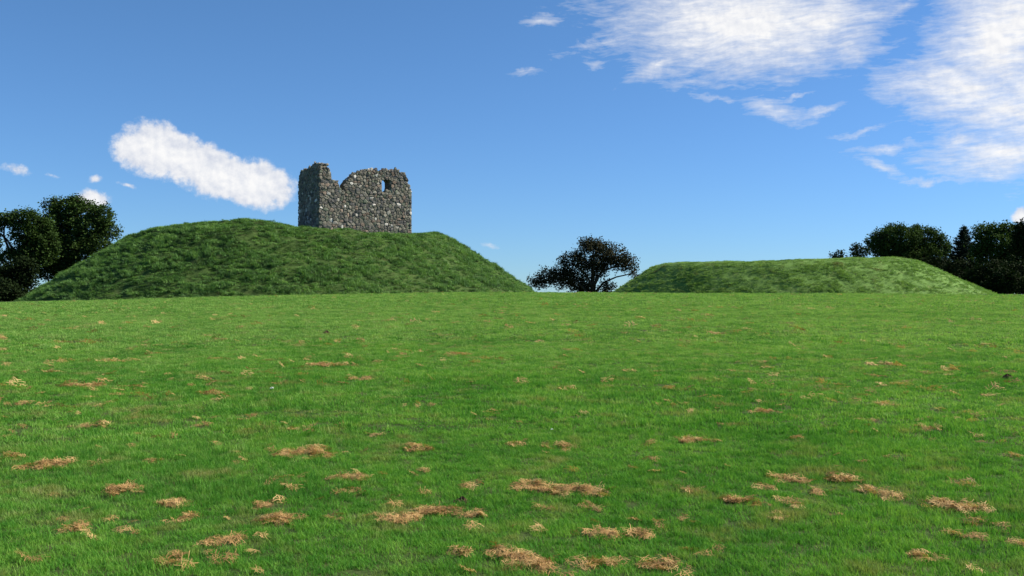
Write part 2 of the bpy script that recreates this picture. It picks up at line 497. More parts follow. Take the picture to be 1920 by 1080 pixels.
# ------------------------------------------------------------------ scattering by geometry nodes (grass is stuff)
def scatter(name, sources, P, rot, scl, idx, label, cat):
    me = bpy.data.meshes.new(name)
    me.vertices.add(len(P)); me.vertices.foreach_set('co', np.asarray(P, np.float32).ravel())
    a = me.attributes.new('rot', 'FLOAT_VECTOR', 'POINT'); a.data.foreach_set('vector', np.asarray(rot, np.float32).ravel())
    a = me.attributes.new('scl', 'FLOAT_VECTOR', 'POINT'); a.data.foreach_set('vector', np.asarray(scl, np.float32).ravel())
    a = me.attributes.new('pick', 'INT', 'POINT'); a.data.foreach_set('value', np.asarray(idx, np.int32))
    o = bpy.data.objects.new(name, me); col.objects.link(o)
    tag(o, label, cat, kind='stuff')
    g = bpy.data.node_groups.new(name, 'GeometryNodeTree')
    g.interface.new_socket('Geometry', in_out='INPUT', socket_type='NodeSocketGeometry')
    g.interface.new_socket('Geometry', in_out='OUTPUT', socket_type='NodeSocketGeometry')
    gin, gout = nd(g, 'NodeGroupInput'), nd(g, 'NodeGroupOutput')
    iop = nd(g, 'GeometryNodeInstanceOnPoints')
    g.links.new(gin.outputs[0], iop.inputs['Points'])
    join = nd(g, 'GeometryNodeJoinGeometry')
    for s in sources:
        oi = nd(g, 'GeometryNodeObjectInfo'); oi.inputs['Object'].default_value = s; oi.inputs['As Instance'].default_value = True
        g.links.new(oi.outputs['Geometry'], join.inputs[0])
    g.links.new(join.outputs[0], iop.inputs['Instance'])
    iop.inputs['Pick Instance'].default_value = True
    def attr(nm, tp):
        n = nd(g, 'GeometryNodeInputNamedAttribute', data_type=tp); n.inputs['Name'].default_value = nm
        return n.outputs['Attribute']
    e2r = nd(g, 'FunctionNodeEulerToRotation')
    g.links.new(attr('rot', 'FLOAT_VECTOR'), e2r.inputs[0])
    g.links.new(e2r.outputs[0], iop.inputs['Rotation'])
    g.links.new(attr('scl', 'FLOAT_VECTOR'), iop.inputs['Scale'])
    g.links.new(attr('pick', 'INT'), iop.inputs['Instance Index'])
    g.links.new(iop.outputs[0], gout.inputs[0])
    md = o.modifiers.new('scatter', 'NODES'); md.node_group = g
    return o

def blade_tuft(name, n, radius, h, w, mat, lean=0.5, flat=False, seed=0, segs=2):
    """n bent tapering blades standing (or lying) within a disc"""
    r = np.random.default_rng(seed)
    V, F = [], []
    for k in range(n):
        a = r.uniform(0, 2 * math.pi); rad = radius * math.sqrt(r.uniform())
        bx, by = rad * math.cos(a), rad * math.sin(a)
        d = r.uniform(0, 2 * math.pi)
        hh = h * r.uniform(0.55, 1.15); ww = w * r.uniform(0.7, 1.2)
        ln = lean * r.uniform(0.15, 1.0)
        wd = d + math.pi / 2 + r.uniform(-0.5, 0.5)
        wx, wy = math.cos(wd) * ww / 2, math.sin(wd) * ww / 2
        base_z = -0.01 if not flat else r.uniform(0.0, 0.35) * h
        b0 = len(V)
        for s in range(segs + 1):
            t = s / segs
            if flat:
                off = hh * (t - .5) * 2.0; z = base_z + 0.18 * h * math.sin(t * math.pi) + r.uniform(-.08, .08) * h
            else:
                off = hh * ln * t * t; z = base_z + hh * t * (1 - 0.25 * ln * t)
            cx, cy = bx + math.cos(d) * off, by + math.sin(d) * off
            k2 = 1 - t ** 1.6
            if s < segs or flat:
                k2 = max(k2, .5) if flat else k2
                V += [(cx - wx * k2, cy - wy * k2, z), (cx + wx * k2, cy + wy * k2, z)]
            else:
                V.append((cx, cy, z))
        for s in range(segs):
            i = b0 + 2 * s
            if s < segs - 1 or flat: F.append((i, i + 1, i + 3, i + 2))
            else: F.append((i, i + 1, i + 2))
    return mesh_obj(name, V, F, mat, link=False)

# dry patches of mown thatch seen in the photograph: pixel -> point on the field
def ground_hit(px, py):
    r = ray(px, py)
    lo, hi = 2.0, 79.0
    for _ in range(40):
        m = (lo + hi) / 2
        if EYE + r.z * m > field_z(r.x * m, m): lo = m
        else: hi = m
    return r.x * lo, lo
PL = [(205,668,65,1),(110,680,50,.6),(300,370,75,.9),(205,318,30,.8),(355,520,50,.8),(1155,625,100,1),(1240,293,80,.9),(790,358,35,.8),
      (790,405,35,.9),(905,388,30,.7),(1570,605,45,1),(1320,718,60,.9),(1575,700,40,.7),(640,820,65,1),(700,873,45,.9),(430,765,80,.8),
      (200,772,35,.6),(320,905,60,.7),(1030,880,80,.9),(860,955,75,1),(650,1030,60,1),(1540,870,85,1),(1640,845,60,1),(1760,860,60,.7),(1730,1000,60,.8),
      (1870,1005,60,.9),(1770,750,50,.6),(1100,525,150,.45),(740,520,50,.6),(40,643,40,.7),(360,665,25,.6),(490,375,60,.4),
      (420,430,30,.5),(270,155,50,.4),(270,207,80,.5),(430,278,100,.5),(1580,445,60,.4),(1735,253,30,.7),(1475,795,40,.6),(1280,775,80,.5),
      (1100,730,120,.45),(1270,860,50,.5),(1420,560,50,.4),(930,492,25,.6),(515,470,40,.5),(100,440,80,.4),(660,405,50,.5),(1340,345,70,.4),
      (470,135,40,.4),(1040,360,30,.6),(1850,465,40,.5),(580,660,30,.5),(910,657,40,.5),(1020,820,60,.6),(500,920,60,.35),(1870,268,50,.4),(840,270,60,.4)]
PR = [(1030,722,60,1),(1245,720,65,1),(945,750,30,.9),(1155,778,50,.8),(1410,790,65,.8),(1325,755,30,.7),(60,750,60,.9),(190,765,80,.8),(310,770,70,1),(300,825,50,.7),
      (825,803,50,.9),(930,805,60,.6),(1060,825,30,.8),(990,860,25,.7),(660,765,70,.5),(655,878,35,.7),(1700,740,70,.7),(1620,820,80,.9),(1720,835,60,.8),
      (1780,895,60,.5),(1690,925,40,.7),(360,935,60,.8),(465,925,35,1),(250,940,50,.6),(30,1030,60,1),(130,1055,50,1),(320,1040,90,1),(550,1055,60,1),
      (1530,1010,45,.8),(1910,970,25,.8),(930,470,55,.9),(1410,440,55,.8),(1565,530,45,.8),(1065,568,45,.7),(750,578,60,.9),(650,578,30,.7),(530,648,60,.5),
      (170,605,70,.7),(20,590,30,.8),(240,385,60,.6),(590,385,40,.5),(1385,290,60,.6),(1380,335,40,.6),(1550,378,60,.5),(180,265,40,.5),(1645,310,25,.7),
      (1530,320,25,.7),(1200,850,40,.4),(740,105,50,.5),(770,178,35,.5),(620,440,50,.4),(980,430,70,.4),(820,515,40,.5),(1450,640,60,.4),(525,590,35,.6),(700,465,50,.4)]
patches = []
for lst, ox in ((PL, 0), (PR, 960)):
    for (zx, zy, hw, s) in lst:
        x, y = ground_hit(ox + zx / 2, 540 + zy / 2)
        rx = (hw / 2) * y / FPX * 1.05
        ry = max(min(rx, 0.26) * 0.9, 0.10 + 0.006 * y)
        patches.append((x, y, rx, ry, s))
for _ in range(90):                                      # smaller flecks in between
    y = 4.5 + 60 * rng.uniform() ** 1.6
    x = rng.uniform(-.58, .58) * y
    patches.append((x, y, rng.uniform(.05, .2), rng.uniform(.04, .12), rng.uniform(.2, .5)))
patches = np.array(patches)
def dry_mask(x, y):
    out = np.zeros(len(x))
    ex = (fbm(x * 6.0, y * 10.0, 2.2, 3) - .5) * 1.7
    for (px_, py_, rx, ry, s) in patches:
        sel = np.where((np.abs(x - px_) < 1.7 * rx) & (np.abs(y - py_) < 1.7 * ry))[0]
        if len(sel) == 0: continue
        d = np.hypot((x[sel] - px_) / rx, (y[sel] - py_) / ry) + ex[sel]
        out[sel] = np.maximum(out[sel], s * (1 - smooth01((d - 0.40) / 0.85)))
    return out

def sector_points(n, r0, r1, half):
    r = np.sqrt(rng.uniform(r0 * r0, r1 * r1, n)); a = rng.uniform(-half, half, n)
    return r * np.sin(a), r * np.cos(a)
def up_rot(n, tilt=0.12):
    return np.stack([rng.normal(0, tilt, n), rng.normal(0, tilt, n), rng.uniform(0, 2 * math.pi, n)], -1)

HALF = math.radians(36)
SPREAD = {'near': math.radians(75), 'middle': math.radians(50), 'far': math.radians(40), 'edge': math.radians(38)}
lods = [  # r0, r1, per m2, tuft radius, blades, height, width
    (1.6, 10.5, 420, 0.055, 34, 0.052, 0.0042, 'near'),
    (10.5, 24, 130, 0.10, 44, 0.056, 0.0075, 'middle'),
    (24, 50, 34, 0.20, 60, 0.060, 0.015, 'far'),
    (50, 84, 10, 0.42, 80, 0.068, 0.030, 'edge')]
for li, (r0, r1, dens, tr, nb, hh, ww, nm) in enumerate(lods):
    src = [blade_tuft('grass_tuft', nb, tr, hh, ww, M['lawn'], 0.9, seed=100 + li * 10 + k) for k in range(5)]
    src += [blade_tuft('grass_tuft', nb, tr, hh, ww, M['lawn_pale'], 0.9, seed=150 + li * 10 + k) for k in range(5)]
    n = int(dens * SPREAD[nm] * (r1 * r1 - r0 * r0))
    x, y = sector_points(n, r0, r1, SPREAD[nm])
    dm = dry_mask(x, y)
    clump = fbm(x * 0.9, y * 1.2, 7.7, 4)
    fine = fbm(x * 6.0, y * 6.0, 3.3, 2)
    keep = (rng.uniform(0, 1, n) > dm * 0.80) & (rng.uniform(0, 1, n) < 0.55 + 0.9 * fine)
    x, y, clump, fine = x[keep], y[keep], clump[keep], fine[keep]
    n = len(x)
    z = field_z(x, y)
    s = 0.20 + 1.5 * clump + 0.6 * (fine - .5) + rng.normal(0, .10, n)
    tall = rng.uniform(0, 1, n) < 0.025
    s = np.clip(s, .35, 1.9) * np.where(tall, 1.7, 1.0)
    wx = np.ones(n)
    pale_share = smooth01((y - 4) / 30.0) + 0.9 * (fbm(x * .25, y * .35, 12.4, 3) - .5)      # more of the paler lawn green is mixed in up the slope
    pick = rng.integers(0, 5, n) + 5 * (rng.uniform(0, 1, n) >= pale_share)    # joined sources count from the last
    scatter('lawn_grass', src, np.stack([x, y, z], -1), up_rot(n), np.stack([wx, wx, s], -1), pick,
            {'near': 'short mown grass blades in the foreground of the field', 'middle': 'short mown grass in the middle of the field',
             'far': 'short mown grass on the rising part of the field', 'edge': 'short mown grass along the field crest below the mounds'}[nm], 'grass')

# dead straw: heaped in the patches, thinly strewn between them
def straw_points():
    X, Y, H = [], [], []
    for (px_, py_, rx, ry, s) in patches:
        rate = 520 if py_ < 13 else (240 if py_ < 26 else 75)
        n = int(rate * 4 * rx * ry * 1.6 * s) + 1
        X.append(px_ + rng.uniform(-1.35, 1.35, n) * rx); Y.append(py_ + rng.uniform(-1.35, 1.35, n) * ry)
    X, Y = np.concatenate(X), np.concatenate(Y)
    dm = dry_mask(X, Y)
    k = (rng.uniform(0, 1, len(X)) < dm * 1.15) & (dm > 0.13)
    return X[k], Y[k], dm[k]
sx, sy, sd = straw_points()
straw_small = [blade_tuft('straw_tuft', 26, 0.05, 0.035, 0.0042, M['straw'], flat=True, seed=300 + k) for k in range(5)]
straw_mid = [blade_tuft('straw_tuft', 26, 0.10, 0.05, 0.010, M['straw'], flat=True, seed=320 + k) for k in range(5)]
straw_big = [blade_tuft('straw_tuft', 26, 0.20, 0.08, 0.022, M['straw'], flat=True, seed=340 + k) for k in range(5)]
for src, a, b, lab in ((straw_small, 0, 13, 'tan dead grass clippings lying in patches in the foreground'),
                       (straw_mid, 13, 26, 'tan dead grass clippings in the middle of the field'),
                       (straw_big, 26, 90, 'pale dead grass flecks far up the field')):
    k = (sy >= a) & (sy < b)
    x, y, d = sx[k], sy[k], sd[k]
    n0 = {0: 350, 13: 700, 26: 1300}[a]
    ex, ey = sector_points(n0, max(a, 3.8), min(b, 82), HALF)
    kk = fbm(ex * .5, ey * .8, 8.8, 3) > 0.5
    x, y, d = np.concatenate([x, ex[kk]]), np.concatenate([y, ey[kk]]), np.concatenate([d, np.zeros(kk.sum())])
    n = len(x)
    lump = np.maximum(fbm(x * 9, y * 9, 6.1, 2) - .42, 0) * 0.06
    z = field_z(x, y) + 0.010 + lump * d + (d < .05) * 0.012
    scatter('dry_grass', src, np.stack([x, y, z], -1), up_rot(n, .3), np.repeat(rng.uniform(.6, 1.15, n)[:, None], 3, 1),
            rng.integers(0, 5, n), lab, 'dry grass')

# coarse grass on the mounds
def mound_grass(name, MD, relief, mat, count, label, hh, ww, seed):
    src = [blade_tuft('tussock', 46, 0.28, hh, ww, mat, 1.1, seed=seed + k) for k in range(6)]
    t = np.sqrt(rng.uniform(0, 1, count)); th = rng.uniform(0, 2 * math.pi, count)
    facing = (np.sin(th) < 0.35) | (rng.uniform(0, 1, count) < 0.35)
    t, th = t[facing], th[facing]
    r = t * (MD.tab(th, MD.rb) + 1.0)
    x, y, z = mound_surface(MD, relief, r, th)
    k = z > field_z(x, y) - 0.2
    x, y, z, th, r = x[k], y[k], z[k], th[k], r[k]
    n = len(x)
    clump = fbm(x / 1.6, y / 1.6, z / 0.8, 3)
    f2 = fbm(x / .6, y / .6, z / .6 + 4, 2)
    keep = rng.uniform(0, 1, n) < 0.15 + 1.3 * clump
    s = np.clip(2.6 * (clump - .5) + 1.2 * (f2 - .5) + .75 + rng.normal(0, .15, n), .15, 1.8)
    top = r < MD.tab(th, MD.rt) + 0.5
    s = np.where(top, s * .6, s)
    rot = up_rot(n, .15)
    w = rng.uniform(.8, 1.25, n)
    scatter(name, src, np.stack([x, y, z - .02], -1)[keep], rot[keep], np.stack([w, w, s], -1)[keep], rng.integers(0, 6, keep.sum()), label, 'grass')
mound_grass('mound_grass', MOTTE, motte_relief, M['rough'], 42000, 'dark tussocky grass covering the tall mound', 0.30, 0.035, 500)
mound_grass('bank_grass', BAILEY, bailey_relief, M['bank'], 26000, 'shorter lighter grass covering the long low mound', 0.14, 0.030, 520)

# ------------------------------------------------------------------ the ruined tower
def stone_material():
    m, nt, out = new_mat('tower_stone')
    at_ = nd(nt, 'ShaderNodeAttribute'); at_.attribute_name = 'col'
    pos = geo_pos(nt)
    n = noise(nt, pos, 7.0, 6.0, 0.65)
    c = mix_rgb(nt, 1.0, at_.outputs['Color'], ramp(nt, n.outputs[0], [(0.3, (0.62, 0.60, 0.56)), (0.55, (1, 1, 1)), (0.75, (1.25, 1.22, 1.15))]), 'MULTIPLY')
    lich = noise(nt, pos, 3.1, 5.0, 0.6)
    c = mix_rgb(nt, map_range(nt, lich.outputs[0], 0.54, 0.72, 0, 0.75), c, (0.27, 0.26, 0.21))
    p = principled(nt, c, 0.95, 0.1)
    b = noise(nt, pos, 22.0, 5.0, 0.65)
    bump(nt, p, b.outputs[0], 0.7, 0.05)
    nt.links.new(p.outputs[0], out.inputs['Surface'])
    return m
def mortar_material():
    m, nt, out = new_mat('lime_mortar')
    pos = geo_pos(nt)
    n = noise(nt, pos, 5.0, 6.0, 0.65)
    p = principled(nt, ramp(nt, n.outputs[0], [(0.3, (0.10, 0.092, 0.075)), (0.6, (0.17, 0.16, 0.13)), (0.8, (0.24, 0.225, 0.18))]), 0.95, 0.1)
    b = noise(nt, pos, 14.0, 5.0, 0.65)
    bump(nt, p, b.outputs[0], 0.8, 0.08)
    nt.links.new(p.outputs[0], out.inputs['Surface'])
    return m
M['stone'], M['mortar'] = stone_material(), mortar_material()
def stone_colour(r):
    k = r.uniform()
    if k < 0.035: c = np.array([0.58, 0.55, 0.50])
    elif k < 0.10: c = np.array([0.34, 0.32, 0.27])
    elif k < 0.20: c = np.array([0.215, 0.168, 0.135])
    elif k < 0.45: c = np.array([0.125, 0.12, 0.115])
    elif k < 0.55: c = np.array([0.15, 0.165, 0.125])
    else: c = np.array([0.20, 0.188, 0.155])
    return c * r.uniform(0.75, 1.25)

O_T = at(598, 430, 97.0); O_T = Vector((O_T.x, 97.0, 0))
D_F = Vector((math.sin(math.radians(59)), math.cos(math.radians(59)), 0))
D_L = Vector((-D_F.y, D_F.x, 0))
N_F, N_L = -D_L, -D_F
BASE_Z = 6.6
def on_wall(px, py, O, D):
    r = ray(px, py)
    u = (r.x * O.y - O.x) / (D.x - r.x * D.y)
    Y = O.y + u * D.y
    return (u, EYE + r.z * Y)
def zp(pts): return [(540 + x / 6.75, 290 + y / 6.75) for x, y in pts]
front_top = zp([(395, 108), (430, 118), (448, 160), (520, 176), (545, 215), (552, 295), (592, 322), (648, 362), (658, 440), (690, 466),
                (712, 440), (716, 355), (762, 295), (832, 232), (940, 192), (1000, 176), (1100, 168), (1150, 198), (1250, 178),
                (1300, 190), (1350, 172), (1402, 186), (1422, 218), (1482, 232), (1512, 290), (1518, 350), (1524, 390), (1536, 412), (1540, 436), (1558, 446), (1565, 475)])
hole_px = zp([(1186, 335), (1200, 318), (1270, 312), (1288, 340), (1290, 400), (1282, 440), (1230, 478), (1196, 475), (1186, 440)])
left_top = zp([(395, 108), (332, 106), (312, 135), (246, 168), (230, 188), (162, 204), (150, 222), (140, 300), (134, 340)])

def point_in(poly, u, z):
    c = False; n = len(poly)
    for i in range(n):
        (x1, y1), (x2, y2) = poly[i], poly[i - 1]
        if (y1 > z) != (y2 > z) and u < (x2 - x1) * (z - y1) / (y2 - y1) + x1: c = not c
    return c
def clip_half(poly, mx, mz, nx, nz):
    out = []
    for i in range(len(poly)):
        a, b = poly[i - 1], poly[i]
        da = (a[0] - mx) * nx + (a[1] - mz) * nz; db = (b[0] - mx) * nx + (b[1] - mz) * nz
        if da <= 0: out.append(a) if False else None
        if (da < 0) != (db < 0):
            t = da / (da - db); out.append((a[0] + t * (b[0] - a[0]), a[1] + t * (b[1] - a[1])))
        if db < 0: out.append(b)
    return out

class Stones:
    """collects stones as small meshes: kept apart or joined"""
    def __init__(s): s.items = []
    def cell(s, poly, frame, r, size_weight):
        O, D, N = frame
        cu = sum(p[0] for p in poly) / len(poly); cz = sum(p[1] for p in poly) / len(poly)
        q = []                                       # rounded corners
        n = len(poly)
        for i in range(n):
            a, b = poly[i], poly[(i + 1) % n]
            q += [(a[0] * .78 + b[0] * .22, a[1] * .78 + b[1] * .22), (a[0] * .22 + b[0] * .78, a[1] * .22 + b[1] * .78)]
        if len(q) > 14: q = q[::2]
        area = abs(sum(poly[i - 1][0] * poly[i][1] - poly[i][0] * poly[i - 1][1] for i in range(n))) / 2
        k = max(0.55, 1 - 0.022 / max(math.sqrt(area), .06))
        pr = r.uniform(0.02, 0.085); tu, tz = r.normal(0, .10), r.normal(0, .10)
        V, F = [], []
        m = len(q)
        for sc, d in ((k, -0.10), (k * r.uniform(.97, 1.0), pr * .55), (k * r.uniform(.74, .86), pr)):
            for (a, b) in q:
                du, dz = (a - cu) * sc, (b - cz) * sc
                dd = d + (tu * du + tz * dz if d > 0 else 0) + (r.normal(0, .006) if d > 0 else 0)
                P = O + D * (cu + du) + N * dd
                V.append((P.x, P.y, cz + dz))
        P = O + D * cu + N * (pr + r.uniform(0, .015)); V.append((P.x, P.y, cz))
        for ring in (0, 1):
            for i in range(m):
                j = (i + 1) % m
                F.append((ring * m + i, ring * m + j, (ring + 1) * m + j, (ring + 1) * m + i))
        for i in range(m): F.append((2 * m + i, 2 * m + (i + 1) % m, 3 * m))
        s.items.append((area * size_weight, V, F, stone_colour(r)))
    def blob(s, P, sx, sy, sz, rotz, r):
        V, F = ICO
        V = V * r.uniform(.75, 1.2, (len(V), 1)) * np.array([sx, sy, sz])
        c, sn = math.cos(rotz), math.sin(rotz)
        V = np.stack([V[:, 0] * c - V[:, 1] * sn + P[0], V[:, 0] * sn + V[:, 1] * c + P[1], V[:, 2] + P[2]], -1)
        s.items.append((0.0, V.tolist(), F, stone_colour(r) * .9))
bm = bmesh.new(); bmesh.ops.create_icosphere(bm, subdivisions=1, radius=1.0)
bm.verts.ensure_lookup_table()
ICO = (np.array([v.co[:] for v in bm.verts]), [tuple(v.index for v in f.verts) for f in bm.faces]); bm.free()

tower_base = Vector((O_T.x + D_F.x * 5 + D_L.x * 3, O_T.y + D_F.y * 5 + D_L.y * 3, 8.0))
tower = empty('ruined_tower', tower_base)
tag(tower, 'roofless grey rubble-stone tower ruin with broken top and slit window on the mound', 'castle ruin')

def core_slab(name, frame, outline, holes, thick, parent, inset=0.0, label=None):
    O, D, N = frame
    loops = [outline] + holes
    V, F = [], []
    flat = [p for lp in loops for p in lp]
    tris = tessellate_polygon([[Vector((p[0], p[1], 0)) for p in lp] for lp in loops])
    n = len(flat)
    for d in (-inset, -thick):
        for (u, z) in flat:
            P = O + D * u + N * d - tower_base
            V.append((P.x, P.y, z - tower_base.z))
    for t in tris:
        F.append(tuple(t)); F.append(tuple(i + n for i in reversed(t)))
    b = 0
    for lp in loops:
        m = len(lp)
        for i in range(m):
            j = (i + 1) % m
            F.append((b + i, b + i + n, b + j + n, b + j))
        b += m
    o = mesh_obj(name, V, F, M['mortar'], parent)
    bm = bmesh.new(); bm.from_mesh(o.data); bmesh.ops.recalc_face_normals(bm, faces=bm.faces); bm.to_mesh(o.data); bm.free()
    if label: o['label'] = label
    return o

def wall_stones(S, frame, outline, holes, thick, r, weight, cell=0.30, rag=True, ends=True):
    O, D, N = frame
    u0, u1 = min(p[0] for p in outline), max(p[0] for p in outline)
    z0, z1 = min(p[1] for p in outline), max(p[1] for p in outline)
    seeds = []
    z = z0
    while z < z1 + .3:                                        # rough courses of uneven stones
        h = cell * r.uniform(.5, 1.35)
        u = u0 - cell * r.uniform(0, 1)
        while u < u1 + cell:
            w = cell * (r.uniform(.6, 1.5) if r.uniform() < .8 else r.uniform(1.6, 2.6))
            if r.uniform() < .22:
                seeds += [(u + w * .5, z + h * .25), (u + w * .45, z + h * .78)]
            else:
                seeds.append((u + w * .5 + r.normal(0, .02), z + h * .5 + r.normal(0, cell * .17)))
            u += w
        z += h
    A = np.array(seeds)
    inside = np.array([point_in(outline, a, b) and not any(point_in(h_, a, b) for h_ in holes) for a, b in seeds])
    for i in np.where(inside)[0]:
        su, sz = A[i]
        poly = [(max(u0, su - .7), max(z0, sz - .7)), (min(u1, su + .7), max(z0, sz - .7)), (min(u1, su + .7), min(z1 + .2, sz + .7)), (max(u0, su - .7), min(z1 + .2, sz + .7))]
        d = np.hypot(A[:, 0] - su, A[:, 1] - sz)
        for j in np.argsort(d)[1:22]:
            if d[j] > 1.3: break
            nx, nz = A[j, 0] - su, A[j, 1] - sz
            poly = clip_half(poly, (A[j, 0] + su) / 2, (A[j, 1] + sz) / 2, nx, nz)
            if len(poly) < 3: break
        if len(poly) >= 3: S.cell(poly, frame, r, weight)
    # broken edges: stones through the wall's thickness
    def edge(p, q, side):
        L = math.hypot(q[0] - p[0], q[1] - p[1]); k = max(1, int(L / .24))
        for a in range(k):
            t = (a + r.uniform(.2, .8)) / k
            sh = side * r.uniform(.06, .18) / max(L, 1e-3)
            u, z = p[0] + (q[0] - p[0]) * t + (q[1] - p[1]) * sh, p[1] + (q[1] - p[1]) * t - (q[0] - p[0]) * sh
            for b in range(max(2, int(thick / .27))):
                dd = -(b + r.uniform(.1, .9)) * .27
                if dd < -thick: continue
                P = O + D * u + N * dd
                S.blob((P.x, P.y, z + r.uniform(-.06, .05)), r.uniform(.13, .22), r.uniform(.11, .17), r.uniform(.08, .15), r.uniform(0, 3.14), r)
    n = len(outline)
    if rag:
        for i in range(n):
            p, q = outline[i], outline[(i + 1) % n]
            if max(p[1], q[1]) < BASE_Z + .6: continue
            if not ends and abs(p[0] - q[0]) < .05: continue
            edge(p, q, 1)
    for h_ in holes:
        for i in range(len(h_)): edge(h_[i], h_[(i + 1) % len(h_)], -1)

def inset_top(pts, dz): return [(u, z - dz) for u, z in pts]
sr = np.random.default_rng(21)
WALL_T = 1.3
fr_f = (O_T, D_F, N_F)
f_pts = [on_wall(px, py, O_T, D_F) for px, py in front_top]
f_pts[0] = (0.0, f_pts[0][1])
U_F = f_pts[-1][0]
f_out = f_pts + [(U_F, BASE_Z), (0.0, BASE_Z)]
f_hole = [on_wall(px, py, O_T, D_F) for px, py in hole_px]
front = core_slab('front_wall', fr_f, inset_top(f_pts, .14) + [(U_F - .02, BASE_Z), (0.0, BASE_Z)], [f_hole], WALL_T, tower, 0.0, 'sunlit wall with V-shaped breach and slit window')
fr_l = (O_T, D_L, N_L)
l_pts = [on_wall(px, py, O_T, D_L) for px, py in left_top]
l_pts[0] = (0.0, l_pts[0][1])
U_L = max(p[0] for p in l_pts)
l_out = l_pts + [(U_L, BASE_Z), (0.0, BASE_Z)]
lc = [(max(u, WALL_T), z) for u, z in inset_top(l_pts, .14)]
lc = [p for i, p in enumerate(lc) if i == 0 or p[0] > lc[i - 1][0] + 1e-4]
side = core_slab('side_wall', fr_l, lc + [(U_L - .02, BASE_Z), (WALL_T, BASE_Z)], [], WALL_T, tower, 0.006, 'shaded wall at the tall corner')
# low remains of the other two walls
O_B = O_T + D_L * U_L
rb_ = [(u, 10.2 + .5 * math.sin(u * 1.7) + .25 * math.sin(u * 5.1)) for u in np.linspace(0, U_F, 16)]
fr_b = (O_B, D_F, -N_F)
b_out = rb_ + [(U_F, BASE_Z), (0.0, BASE_Z)]
back = core_slab('back_wall', fr_b, [(max(u, WALL_T + .004), z - .1) for u, z in rb_[2:]] + [(U_F, BASE_Z), (WALL_T + .004, BASE_Z)], [], WALL_T, tower)
O_R = O_T + D_F * U_F
rr_ = [(u, 11.2 - .12 * u + .3 * math.sin(u * 2.3)) for u in np.linspace(WALL_T + .004, U_L - WALL_T - .004, 9)]
fr_r = (O_R, D_L, -N_L)
r_out = rr_ + [(U_L - WALL_T - .004, BASE_Z), (WALL_T + .004, BASE_Z)]
rear = core_slab('end_wall', fr_r, inset_top(rr_, .1) + r_out[-2:], [], WALL_T, tower, 0.01)

def colour_attr(me, cols):
    a = me.attributes.new('col', 'FLOAT_COLOR', 'POINT')
    a.data.foreach_set('color', np.asarray(cols, np.float32).ravel())
SF, SL, SB = Stones(), Stones(), Stones()
wall_stones(SF, fr_f, f_out, [f_hole], WALL_T, sr, 1.0)
wall_stones(SL, fr_l, l_out, [], WALL_T, sr, 0.40)
wall_stones(SB, fr_b, b_out, [], WALL_T, sr, 0.0, cell=.42, ends=False)
wall_stones(SB, fr_r, r_out, [], WALL_T, sr, 0.0, cell=.42, ends=False)
everything = sorted([(it[0], w) for w, S in (('f', SF), ('l', SL)) for it in S.items], key=lambda t: -t[0])
cut = everything[min(299, len(everything) - 1)][0]
tb = np.array(tower_base)
for S, wall in ((SF, front), (SL, side), (SB, back)):
    V, F, C = [], [], []
    for (wgt, v, f, c) in S.items:
        v = np.array(v) - tb
        if wgt >= cut and wgt > 0:
            o = mesh_obj('stone', v, f, M['stone'], wall)
            colour_attr(o.data, np.tile([*c, 1.0], (len(v), 1)))
        else:
            b = len(V)
            V += v.tolist(); F += [tuple(i + b for i in q) for q in f]; C += [[*c, 1.0]] * len(v)
    o = mesh_obj('rubble_stones', V, F, M['stone'], wall)
    colour_attr(o.data, C)
    o['kind'] = 'stuff'

# ------------------------------------------------------------------ trees and bushes
def bark_material():
    m, nt, out = new_mat('bark')
    n = noise(nt, geo_pos(nt), 6.0, 5.0, 0.6)
    p = principled(nt, ramp(nt, n.outputs[0], [(0.3, (0.030, 0.024, 0.018)), (0.7, (0.075, 0.060, 0.045))]), 0.95, 0.1)
    bump(nt, p, n.outputs[0], 0.6, 0.05)
    nt.links.new(p.outputs[0], out.inputs['Surface'])
    return m
M['bark'] = bark_material()
M['leaf'] = leaf_material('broad_leaves', [(0.25, (0.020, 0.040, 0.010)), (0.5, (0.035, 0.065, 0.016)), (0.78, (0.055, 0.085, 0.022))], 0.9, 0.18, 0.85, 0.04, 0.1)
M['leaf_thorn'] = leaf_material('thorn_leaves', [(0.25, (0.020, 0.022, 0.014)), (0.5, (0.034, 0.036, 0.020)), (0.78, (0.055, 0.046, 0.030))], 1.2, 0.12, 0.85, 0.04, 0.1)
M['leaf_dark'] = leaf_material('dark_leaves', [(0.25, (0.007, 0.013, 0.004)), (0.5, (0.012, 0.022, 0.007)), (0.78, (0.020, 0.032, 0.010))], 0.9, 0.10, 0.85, 0.04, 0.1)
M['needle'] = leaf_material('needles', [(0.25, (0.010, 0.020, 0.012)), (0.5, (0.017, 0.030, 0.017)), (0.78, (0.026, 0.042, 0.022))], 1.1, 0.08, 0.85, 0.04, 0.1)

class Tubes:
    def __init__(s): s.V, s.F = [], []
    def add(s, pts, radii, sides=7):
        b = len(s.V); n = len(pts)
        for i, p in enumerate(pts):
            p = Vector(p)
            d = (Vector(pts[min(i + 1, n - 1)]) - Vector(pts[max(i - 1, 0)])).normalized()
            a = d.cross(Vector((0.31, 0.95, 0.1))).normalized(); c = d.cross(a)
            for k in range(sides):
                t = 2 * math.pi * k / sides
                s.V.append(tuple(p + (a * math.cos(t) + c * math.sin(t)) * radii[i]))
        for i in range(n - 1):
            for k in range(sides):
                k2 = (k + 1) % sides
                s.F.append((b + i * sides + k, b + i * sides + k2, b + (i + 1) * sides + k2, b + (i + 1) * sides + k))
        s.F.append(tuple(b + (n - 1) * sides + k for k in range(sides)))
        s.F.append(tuple(b + k for k in reversed(range(sides))))
    def build(s, name, mat, parent):
        return mesh_obj(name, s.V, s.F, mat, parent, smooth=True) if s.V else None
